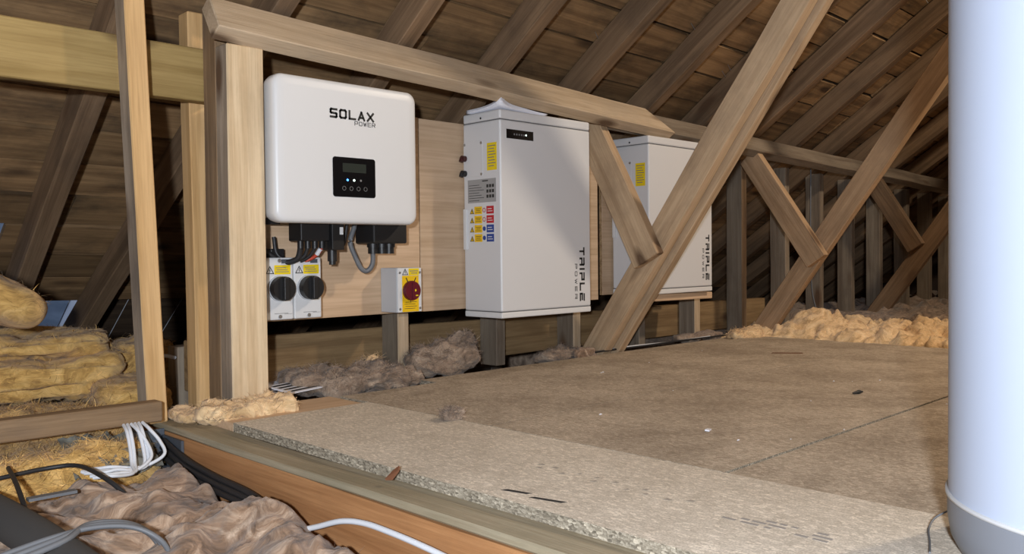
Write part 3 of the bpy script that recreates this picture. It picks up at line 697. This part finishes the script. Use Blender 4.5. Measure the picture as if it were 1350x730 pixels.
# papers on the first battery
b = MB(); nx, ny = 14, 10
def pap(u, v, k):
    x = 2.052 + .235*u; yy = 2.32 - .175*v
    lift = .034*math.exp(-(u/.13+(1-v)/.33)) + .004*math.sin(u*5)*v + .003*(1-v)
    return (x + .006*k*v, yy - .004*k, .9025 + .0035*k + lift*(1 if k else .75))
vs = [pap(i/nx, j_/ny, k) for k in (0, 1) for j_ in range(ny+1) for i in range(nx+1)]; n_ = (nx+1)*(ny+1)
fs = []
for j_ in range(ny):
    for i in range(nx):
        a = j_*(nx+1)+i; fs += [(a, a+1, a+nx+2, a+nx+1), (n_+a, n_+a+nx+1, n_+a+nx+2, n_+a+1)]
edge = [i for i in range(nx+1)] + [(j_)*(nx+1)+nx for j_ in range(1, ny+1)] + [ny*(nx+1)+i for i in range(nx-1, -1, -1)] + [j_*(nx+1) for j_ in range(ny-1, 0, -1)]
for a, c_ in zip(edge, edge[1:]+edge[:1]): fs.append((a, c_, n_+c_, n_+a))
vs2 = [(x, y_, z_+.0045) for x, y_, z_ in vs]
vs3 = [(x+.004, y_+.003, z_+.0045) for x, y_, z_ in vs2]
pm = empty('paper_stack', (2.17, 2.23, .9025), 'curled white papers lying on top of the first battery', 'papers')
b.add(vs, fs, 0, True); b.build('page', 'paper', pm)
MB().add(vs2, fs, 0, True).build('page', 'paper', pm)
MB().add(vs3, fs, 0, True).build('page', 'paper', pm)

# ------------------------------------------------------------------ hot water tank
tk = empty('water_cylinder', (1.312, .197, 0), 'big white cylinder tank with grey base standing on the chipboard', 'tank')
R = .232
b = MB(); b.lathe((1.312, .197, 0), [(R-.03, 0), (R-.012, .004), (R-.004, .02), (R, .045), (R, .074)], 96, caps=True); b.build('base', 'tankgrey', tk)
b = MB(); b.lathe((1.312, .197, 0), [(R-.004, .0735), (R+.0025, .0735), (R+.0025, .0785), (R-.004, .0785)], 96, caps=True); b.build('lip', 'lip', tk)
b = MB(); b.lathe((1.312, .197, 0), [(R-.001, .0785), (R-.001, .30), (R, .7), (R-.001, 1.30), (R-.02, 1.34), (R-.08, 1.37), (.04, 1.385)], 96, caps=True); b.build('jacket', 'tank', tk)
cable('wire', [(1.335, .43, .028), (1.31, .455, .012), (1.27, .452, .004), (1.22, .433, .003), (1.17, .415, .004)], .0014, 'wiregrey', 'thin grey wire curving out from the foot of the white tank', 'wire')

# ------------------------------------------------------------------ glass wool
def puff(P, s):
    q = V(P)/s; wv = noise.noise_vector(q*.5)*.6; q2 = q + wv
    q3 = V((q2.x*.7+q2.y*.35, q2.y*1.1-q2.x*.3, q2.z*1.2))
    b1 = math.sqrt(noise.noise(q3*.8)**2+.004); b2 = math.sqrt(noise.noise(q3*1.9+V((5, 1, 8)))**2+.004)
    return .75*(b1-.25) + .36*(b2-.25) + .42*noise.noise(q2*.45+V((3, 9, 4))) + .10*noise.fractal(q2*3.6, 1., 2.1, 4)
def fibres(o, me, m, n, ln, seed):
    rnd = random.Random(seed); mb = MB(); ps = me.polygons
    for _ in range(n):
        p = ps[rnd.randrange(len(ps))]; nn = V(p.normal); c = V(p.center) + nn*.0015
        if nn.z < -.2: continue
        t = V((rnd.uniform(-1, 1), rnd.uniform(-1, 1), rnd.uniform(-.5, .6))); t = (t - nn*t.dot(nn)*.75).normalized()
        l = ln*rnd.uniform(.4, 1.3); sd = t.cross(nn)
        if sd.length < .01: continue
        sd = sd.normalized()*rnd.uniform(.0003, .0011)*(ln/.035)**.5
        cv = sd.normalized()*rnd.uniform(-.5, .5)*l; hh = rnd.uniform(.03, .26)*l; pts = []
        for k in range(5):
            u = k/4; pts.append(c + t*l*u + cv*u*u + nn*hh*math.sin(u*2.6)*.9)
        vs = []
        for k, q in enumerate(pts): vs += [q-sd*(1-k/4.5), q+sd*(1-k/4.5)]
        mb.add(vs, [(2*k, 2*k+1, 2*k+3, 2*k+2) for k in range(4)])
    f = bpy.data.meshes.new('loose_fibre'); f.from_pydata(mb.v, [], mb.f); f.materials.append(M[m+'_fibre'])
    k = bpy.data.objects.new('loose_fibre', f); C.objects.link(k); k.parent = o; k['kind'] = 'stuff'
def finish_wool(name, vs, fs, m, label, nf, ln, seed):
    lo = [min(p[i] for p in vs) for i in range(3)]; hi = [max(p[i] for p in vs) for i in range(3)]
    base = V(((lo[0]+hi[0])/2, (lo[1]+hi[1])/2, lo[2]))
    me = bpy.data.meshes.new(name); me.from_pydata([V(p)-base for p in vs], [], fs); me.materials.append(M[m])
    bm = bmesh.new(); bm.from_mesh(me); bmesh.ops.remove_doubles(bm, verts=bm.verts, dist=1e-5); bmesh.ops.recalc_face_normals(bm, faces=bm.faces)
    for f in bm.faces: f.smooth = True
    bm.to_mesh(me); bm.free()
    o = bpy.data.objects.new(name, me); C.objects.link(o); o.location = base; tag(o, label, 'insulation')
    if nf: fibres(o, me, m, nf, ln, seed)
    return o
def blob(name, c, half, m, label, seg=.012, amp=.03, s=.07, pw=3.2, zmin=None, nf=1500, ln=.03, rot=0, tilt=0, seed=1, shape=None, strat=0):
    c = V(c); hx, hy, hz = half; R3 = Matrix.Rotation(rot, 3, 'Z') @ Matrix.Rotation(tilt, 3, 'Y')
    vs = []; fs = []
    for ax in range(3):
        for sg in (-1, 1):
            a, b_ = [i for i in range(3) if i != ax]
            na = max(6, int(2*half[a]/seg)); nb = max(6, int(2*half[b_]/seg)); k0 = len(vs)
            for i in range(na+1):
                for j_ in range(nb+1):
                    p = [0, 0, 0]; p[ax] = sg; p[a] = -1+2*i/na; p[b_] = -1+2*j_/nb
                    l = sum(abs(x)**pw for x in p)**(1/pw); q = V((p[0]/l*hx, p[1]/l*hy, p[2]/l*hz))
                    nrm = V((p[0]/hx, p[1]/hy, p[2]/hz)).normalized()
                    w_ = R3 @ q + c; nw = R3 @ nrm
                    d = puff(w_+V((seed*3.1, 0, 0)), s)*amp*2.2
                    w_ = w_ + nw*d + noise.noise_vector(w_*14+V((seed, 0, 0)))*amp*.5
                    if strat: w_ = w_ + nw*strat*(noise.noise(V((w_.x*3.5, w_.y*3.5, w_.z*42+seed)))-.5*max(0, noise.noise(V((w_.x*5, w_.y*5, w_.z*70+seed)))))
                    if shape: w_ = shape(w_)
                    if zmin is not None and w_.z < zmin: w_.z = zmin + .0004*noise.noise(w_*40)
                    vs.append(w_)
            for i in range(na):
                for j_ in range(nb):
                    t = k0+i*(nb+1)+j_; fs.append((t, t+1, t+nb+2, t+nb+1))
    return finish_wool(name, vs, fs, m, label, nf, ln, seed)
def field(name, x0, x1, y0, y1, step, hf, base, m, label, amp=.03, s=.08, nf=2000, ln=.035, seed=1, edge=.05):
    nx = int((x1-x0)/step); ny = int((y1-y0)/step); vs = []
    for j_ in range(ny+1):
        for i in range(nx+1):
            x = x0+(x1-x0)*i/nx; yy = y0+(y1-y0)*j_/ny
            P = V((x, yy, 0)); sk = noise.noise_vector(P*16+V((seed, 2, 5)))*.012
            h = hf(x, yy); d = puff(P+V((seed*2.3, 0, 0)), s)*amp*2.2
            e = min(x-x0, x1-x, yy-y0, y1-yy)/edge; e = max(0, min(1, e)); e = math.sqrt(1-(1-e)**2)
            vs.append((x+sk.x*e, yy+sk.y*e, base + max(.0, (h+d-base))*e))
    fs = [(j_*(nx+1)+i, j_*(nx+1)+i+1, (j_+1)*(nx+1)+i+1, (j_+1)*(nx+1)+i) for j_ in range(ny) for i in range(nx)]
    return finish_wool(name, vs, fs, m, label, nf, ln, seed)
def ss(a, b_, x): t = max(0, min(1, (x-a)/(b_-a))); return t*t*(3-2*t)
# brown wool filling the joist bay by the hatch
def h1(x, y_):
    return -.118 + .05*math.exp(-(((x-.80)/.07)**2+((y_-1.50)/.13)**2)) + .02*math.exp(-(((x-.7)/.12)**2+((y_-1.75)/.15)**2)) - .03*ss(.14, .0, x-.3)
field('insulation_batt', .16, .872, .62, 2.07, .0085, h1, -.204, 'brown', 'tangled brown glass wool filling the joist bay beside the orange joist', amp=.038, s=.115, nf=26000, ln=.06, seed=3)
# yellow rolls behind and under the low batten
def h2(x, y_):
    return -.12 + .075*ss(2.03, 2.14, y_) + .05*ss(2.2, 2.34, y_) - .03*ss(.7, .86, x)*ss(2.25, 2.1, y_)
field('insulation_batt', .16, .868, 2.03, 2.62, .009, h2, -.204, 'yellow', 'yellow glass wool lying under the low brown batten', amp=.024, s=.11, nf=15000, seed=5)
blob('insulation_batt', (.66, 2.80, .062), (.30, .24, .062), 'yellow', 'flat yellow glass wool batt, lower of the stack near the eaves', amp=.012, s=.12, seed=6, pw=7, strat=.036, seg=.008, nf=2700)
blob('insulation_batt', (.635, 2.835, .15), (.305, .22, .036), 'yellow', 'flat yellow glass wool batt, topmost of the stack near the eaves', amp=.012, s=.13, seed=7, pw=6, strat=.036, seg=.008, nf=2700)
blob('insulation_batt', (.60, 2.60, .31), (.14, .16, .062), 'yellow', 'folded end of a yellow wool roll leaning up by the underlay gap', amp=.008, s=.16, seed=8, tilt=.5, nf=300, pw=2.6)
blob('insulation_batt', (.93, 2.55, .0), (.10, .16, .06), 'yellow', 'yellow glass wool lump at the back of the slim post foot', amp=.015, s=.09, seed=9, nf=1500)
blob('insulation_batt', (1.03, 2.80, .05), (.14, .14, .10), 'yellow', 'yellow glass wool heap between slim post and stub post', amp=.02, s=.1, seed=10, nf=1800)
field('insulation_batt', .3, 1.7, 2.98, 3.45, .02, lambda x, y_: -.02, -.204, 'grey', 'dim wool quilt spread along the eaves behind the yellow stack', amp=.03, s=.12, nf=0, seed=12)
b = MB(); Pane((0, 0, 0), (1, 0, 0), (0, 0, 1), (0, -1, 0))
blob('insulation_tuft', (1.06, 2.075, .0), (.125, .075, .026), 'peach', 'peach glass wool tuft packed around the foot of the pale post', amp=.022, s=.045, seg=.006, zmin=-.022, seed=13, nf=2100, ln=.02)
blob('insulation_tuft', (.955, 2.19, -.008), (.04, .06, .018), 'peach', 'small peach wool scrap on the joist top beside the slim post', amp=.009, s=.04, seg=.006, zmin=-.022, seed=14, nf=300, ln=.02)
# dusty wool in the gap behind the deck
blob('insulation_tuft', (1.53, 2.225, .012), (.16, .07, .040), 'grey', 'dusty brown wool heap below the paired switches, behind the deck edge', amp=.022, s=.06, seg=.006, zmin=-.03, seed=15, nf=4200, ln=.03)
blob('insulation_tuft', (1.40, 2.30, .02), (.09, .08, .04), 'grey', 'dusty wool clump against the rear timber, beside the printed booklet', amp=.02, s=.06, seg=.007, zmin=-.03, seed=16, nf=2100, ln=.03)
blob('insulation_tuft', (1.71, 2.24, .008), (.05, .045, .03), 'grey', 'small round brown wool clump at the foot of the stud under the red switch', amp=.016, s=.05, seg=.006, zmin=-.03, seed=17, nf=400, ln=.02)
blob('insulation_tuft', (1.92, 2.30, .035), (.15, .05, .05), 'grey', 'tall dusty wool heap between the red switch stud and the first battery stud', amp=.02, s=.06, seg=.006, zmin=-.03, seed=18, nf=4200, ln=.03,
     shape=lambda p: V((p.x, p.y, p.z + .05*ss(1.85, 2.02, p.x)*ss(2.12, 2.04, p.x)*max(0, p.z)*14)))
blob('insulation_tuft', (2.52, 2.30, -.002), (.12, .05, .022), 'grey', 'low dusty wool strip below the first battery beside the doubled strut', amp=.016, s=.05, seg=.006, zmin=-.03, seed=19, nf=2100, ln=.025)
blob('insulation_tuft', (2.60, 2.235, .0), (.06, .02, .018), 'brown', 'light wool tuft at the very foot of the doubled strut', amp=.01, s=.04, seg=.005, zmin=-.02, seed=20, nf=300, ln=.02)
blob('insulation_tuft', (3.5, 2.30, .0), (.18, .05, .018), 'grey', 'thin dusty wool strip under the second battery ledge', amp=.012, s=.05, seg=.008, zmin=-.03, seed=21, nf=400, ln=.02)
blob('insulation_tuft', (1.60, 2.275, .062), (.035, .016, .018), 'peach', 'pale curled wool wisp lying on the dusty heap', amp=.01, s=.04, seg=.004, seed=22, nf=260, ln=.03, pw=2)
# peach heap at the far end of the deck
def h3(x, y_):
    return .006 + .085*math.exp(-(((x-3.93)/.13)**2+((y_-1.93)/.12)**2)) + .012*math.exp(-(((x-4.0)/.25)**2+((y_-1.6)/.25)**2)) + .04*math.exp(-(((x-4.15)/.2)**2+((y_-1.42)/.16)**2)) + .02*ss(2.3, 2.0, y_)
field('insulation_batt', 3.68, 4.75, .7, 2.33, .011, h3, -.1, 'peach', 'bright peach glass wool heap along the far end of the chipboard deck', amp=.042, s=.08, nf=14000, ln=.04, seed=23, edge=.09)
blob('insulation_tuft', (3.66, 2.14, .012), (.12, .055, .028), 'peach', 'peach wool tuft where the deck end meets the brown stud', amp=.018, s=.05, seg=.007, zmin=-.03, seed=24, nf=1800, ln=.02)
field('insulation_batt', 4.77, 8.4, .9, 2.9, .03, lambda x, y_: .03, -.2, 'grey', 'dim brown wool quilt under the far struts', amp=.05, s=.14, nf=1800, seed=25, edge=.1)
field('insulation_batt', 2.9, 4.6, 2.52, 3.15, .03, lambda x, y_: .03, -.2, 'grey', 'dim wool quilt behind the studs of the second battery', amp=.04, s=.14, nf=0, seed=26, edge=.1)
# grey facing sheet crumpled over the wool under the batten
nx, ny = 60, 40; vs = []
for k in (0, 1):
    for j_ in range(ny+1):
        for i in range(nx+1):
            u, v = i/nx, j_/ny; x = .64+.20*u; yy = 2.075+.12*v
            q_ = V((x, yy, 0)); r_ = 1-abs(noise.noise(q_*16+V((2, 2, 2)))); r2_ = 1-abs(noise.noise(q_*37))
            vs.append((x, yy-.012*r_, -.112+.075*v**.8+.03*(r_*r_-.6)+.010*r2_-.0012*k))
n_ = (nx+1)*(ny+1); fs = []
for j_ in range(ny):
    for i in range(nx):
        a = j_*(nx+1)+i; fs += [(a, a+1, a+nx+2, a+nx+1), (n_+a, n_+a+nx+1, n_+a+nx+2, n_+a+1)]
MB().add(vs, fs, 0, True).build('facing_sheet', 'foil', None, 'crumpled grey facing sheet on the wool behind the white cable bundle', 'sheet')
# tuft on the deck
blob('wool_scrap', (1.352, 1.592, .013), (.026, .018, .012), 'grey', 'tiny dusty wool scrap lying on the chipboard', amp=.011, s=.02, seg=.002, zmin=.0008, seed=27, nf=1500, ln=.018)

# ------------------------------------------------------------------ cables, pipe, small things in the bay
b = MB(); b.tube(cr([(.36, 2.6, -.09), (.42, 2.15, -.095), (.455, 1.75, -.10), (.462, 1.4, -.105), (.46, .8, -.11)], 8), .036, 20)
b.build('lagged_pipe', 'lag', None, 'thick dark foam-lagged pipe lying in the insulation', 'pipe')
rb = random.Random(4)
for k in range(6):
    dx, dy, dz = rb.uniform(-.03, .03), .016*(k-2.5)+rb.uniform(-.01, .01), rb.uniform(-.016, .016)
    cable('cable', [(.770+.009*k, 2.125, .0), (.768+.009*k+dx*.2, 2.09, -.012), (.770+.010*k+dx*.5, 2.065, -.045+dz*.4), (.765+.010*k+dx*.6, 2.04, -.075+dz*.6), (.745+.006*k, 2.02+dy*.4, -.088), (.715, 2.015+dy*.7, -.086+.004*(k % 3)), (.685, 2.02+dy, -.080), (.655, 2.05+dy*1.2, -.082)], .0042, 'wirewhite',
          'white cable of the bundle looping down below the low batten', 'cable', 'white cable bundle')
cable('cable', [(.36, 2.06, -.07), (.49, 2.055, -.062), (.58, 2.065, -.06), (.635, 2.03, -.058), (.655, 1.92, -.070), (.68, 1.86, -.105), (.69, 1.84, -.14)], .005, 'wireblack', 'thin black cable arching over the yellow wool below the batten')
cable('cable', [(.512, 2.085, -.05), (.496, 1.97, -.056), (.478, 1.84, -.08), (.474, 1.81, -.12)], .005, 'wireblack', 'short black cable end beside the lagged pipe')
MB().box(.495, .585, 1.875, 1.895, -.079, -.073).build('plastic_strip', 'wiregrey', None, 'flat dark grey plastic strip lying on the wool', 'strip')
for k in range(3):
    cable('cable', [(.36+.012*k, 1.56-.02*k, -.078), (.44+.008*k, 1.56-.015*k, -.066), (.51, 1.555+.012*k, -.062), (.57, 1.54+.016*k, -.072), (.61, 1.52+.02*k, -.10), (.63, 1.515+.02*k, -.14)], .0048+.0004*k, 'wiregrey', 'grey cable running across the brown wool by the lagged pipe', 'cable', 'grey cables on the brown wool')
for k in range(3):
    cable('cable', [(.872-.004*k, 2.14, -.055-.016*k), (.870-.005*k, 2.0, -.082-.014*k), (.868-.006*k, 1.85, -.094-.012*k), (.866-.006*k, 1.68, -.100-.010*k), (.86, 1.5, -.125)], .0075, 'wireblack', 'thick black cable sagging along the face of the orange joist', 'cable', 'black cables along the joist')
cable('cable', [(.84, 1.46, -.125), (.852, 1.40, -.106), (.860, 1.33, -.082), (.866, 1.27, -.073), (.868, 1.20, -.072), (.868, 1.08, -.076), (.868, .9, -.09)], .0055, 'wirewhite', 'single white cable along the orange joist over the brown wool')
cable('cable', [(.955, 2.33, -.01), (.985, 2.42, .06), (1.005, 2.48, .112), (1.03, 2.5, .115), (1.065, 2.52, .105)], .0055, 'wirewhite', 'white cable bending up beside the slim post to the stub post')
cable('cable', [(2.62, 2.215, .008), (2.8, 2.222, .006), (3.0, 2.215, .006), (3.2, 2.222, .006), (3.4, 2.214, .006), (3.6, 2.20, .008)], .004, 'wireblack', 'thin dark cable lying along the back edge of the deck')
cable('cable', [(2.66, 2.228, .006), (2.9, 2.236, .008), (3.15, 2.23, .005), (3.5, 2.235, .006)], .0035, 'wirewhite', 'thin pale cable lying along the back edge of the deck')
cable('cable', [(4.71, 2.33, .9), (4.71, 2.332, .5), (4.72, 2.33, .2), (4.74, 2.31, .05)], .004, 'wiregrey', 'thin cable clipped down a far stud behind the crossing brace')
# printed booklet
bk = empty('booklet', (1.33, 2.29, .0), 'printed black and white booklet lying beside the pale post', 'booklet')
def bpane(ox, oy, z, ang): return Pane((ox, oy, z), (math.cos(ang), math.sin(ang), 0), (-math.sin(ang), math.cos(ang), 0.12), (0, -.1, 1))
p1 = bpane(1.235, 2.21, .004, .18); p2 = bpane(1.25, 2.17, .012, .30)
for i, p in enumerate((p1, p2)):
    b = MB(); p.rect(b, 0, 0, .17, .10 if i else .14, .003); pg = b.build('page', 'paper', bk)
    b = MB()
    for k in range(4): p.rect(b, .012, .010+.023*k, .155-.05*(k % 2), .022+.023*k, .0004, .003)
    b.build('page_print', 'ink', pg)
# marks and crumbs on the deck
dk = Pane((0, 0, 0), (1, 0, 0), (0, 1, 0), (0, 0, 1))
def decal(name, pts, m, label, cat):
    b = MB()
    for q_ in pts: dk.poly(b, q_, .0003, .0001)
    return b.build(name, m, None, label, cat)
decal('ink_mark', [[(1.000, 1.052), (1.012, 1.047), (1.022, .998), (1.012, 1.003)]], 'ink', 'first black ink dash on the clean front chipboard sheet', 'mark')
decal('ink_mark', [[(1.000, .985), (1.010, .981), (1.024, .922), (1.014, .926)]], 'ink', 'second longer black ink dash on the clean front chipboard sheet', 'mark')
st = []
rr_ = random.Random(5)
for r_ in range(3):
    yy = .70
    while yy > .545:
        l = rr_.uniform(.010, .03); x = 1.125+.014*r_
        if rr_.random() < .8: st.append([(x, yy), (x+.0065, yy), (x+.0065, yy-l), (x, yy-l)])
        yy -= l + rr_.uniform(.004, .010)
decal('stamp_mark', st, 'inkfade', 'faded grey stamped lettering on the clean front chipboard sheet', 'mark')['kind'] = 'stuff'
st = []
for r_ in range(2):
    yy = 1.16
    while yy > .76:
        l = rr_.uniform(.006, .014); x = 1.165-.02*r_ + .03*(yy-.9)
        if rr_.random() < .75: st.append([(x, yy), (x+.011, yy-.002), (x+.009, yy-l), (x+.002, yy-l)])
        yy -= l + rr_.uniform(.006, .012)
decal('stamp_mark', st[::2], 'inkfade2', 'very faint row of stamped letters across the clean front chipboard sheet', 'mark')['kind'] = 'stuff'
MB().add([(1.648, 1.055, .0008), (1.668, 1.062, .0008), (1.666, 1.072, .0008), (1.647, 1.066, .0008), (1.648, 1.055, .004), (1.668, 1.062, .0034), (1.666, 1.072, .0034), (1.647, 1.066, .0044)],
         [(0, 3, 2, 1), (4, 5, 6, 7), (0, 1, 5, 4), (1, 2, 6, 5), (2, 3, 7, 6), (3, 0, 4, 7)]).build('wood_splinter', 'paper', None, 'pale wood splinter lying on the dusty chipboard', 'splinter')
b = MB(); b.tube([(2.35, 1.04, .004), (2.372, 1.032, .006), (2.392, 1.03, .004)], [.002, .006, .002], 8); b.build('dirt_crumb', 'ink', None, 'black crumb lying on the dusty chipboard', 'crumb')
decal('knot_stain', [[(3.10, 1.70), (3.13, 1.71), (3.20, 1.62), (3.17, 1.60)]], 'leaf', 'dark slot-shaped stain near the far end of the dusty chipboard', 'mark')
b = MB(); rr_ = random.Random(9)
for k in range(26):
    x, yy = rr_.uniform(1.45, 3.0), rr_.uniform(.55, 1.95); r_ = rr_.uniform(.0014, .0035)
    b.tube([(x-r_*1.5, yy, .0012+r_*.4), (x, yy+r_*.5, .0012+r_*.5), (x+r_*1.5, yy, .0012+r_*.4)], [r_*.3, r_*.7, r_*.3], 5)
b.build('sawdust_crumbs', 'paper', None, 'scattered pale sawdust crumbs on the dusty chipboard', 'crumbs', kind='stuff')
lf = MB(); lf.add([(.930, 1.285, -.012), (.942, 1.278, .002), (.950, 1.268, .012), (.944, 1.262, .006), (.934, 1.270, -.010), (.930, 1.288, -.010), (.942, 1.281, .004), (.950, 1.271, .014), (.944, 1.265, .008), (.934, 1.273, -.008)],
    [(0, 1, 2, 3, 4), (9, 8, 7, 6, 5), (0, 5, 6, 1), (1, 6, 7, 2), (2, 7, 8, 3), (3, 8, 9, 4), (4, 9, 5, 0)])
lf.build('wood_curl', 'leaf', None, 'small rust-brown curl stuck to the cut chipboard edge', 'curl')
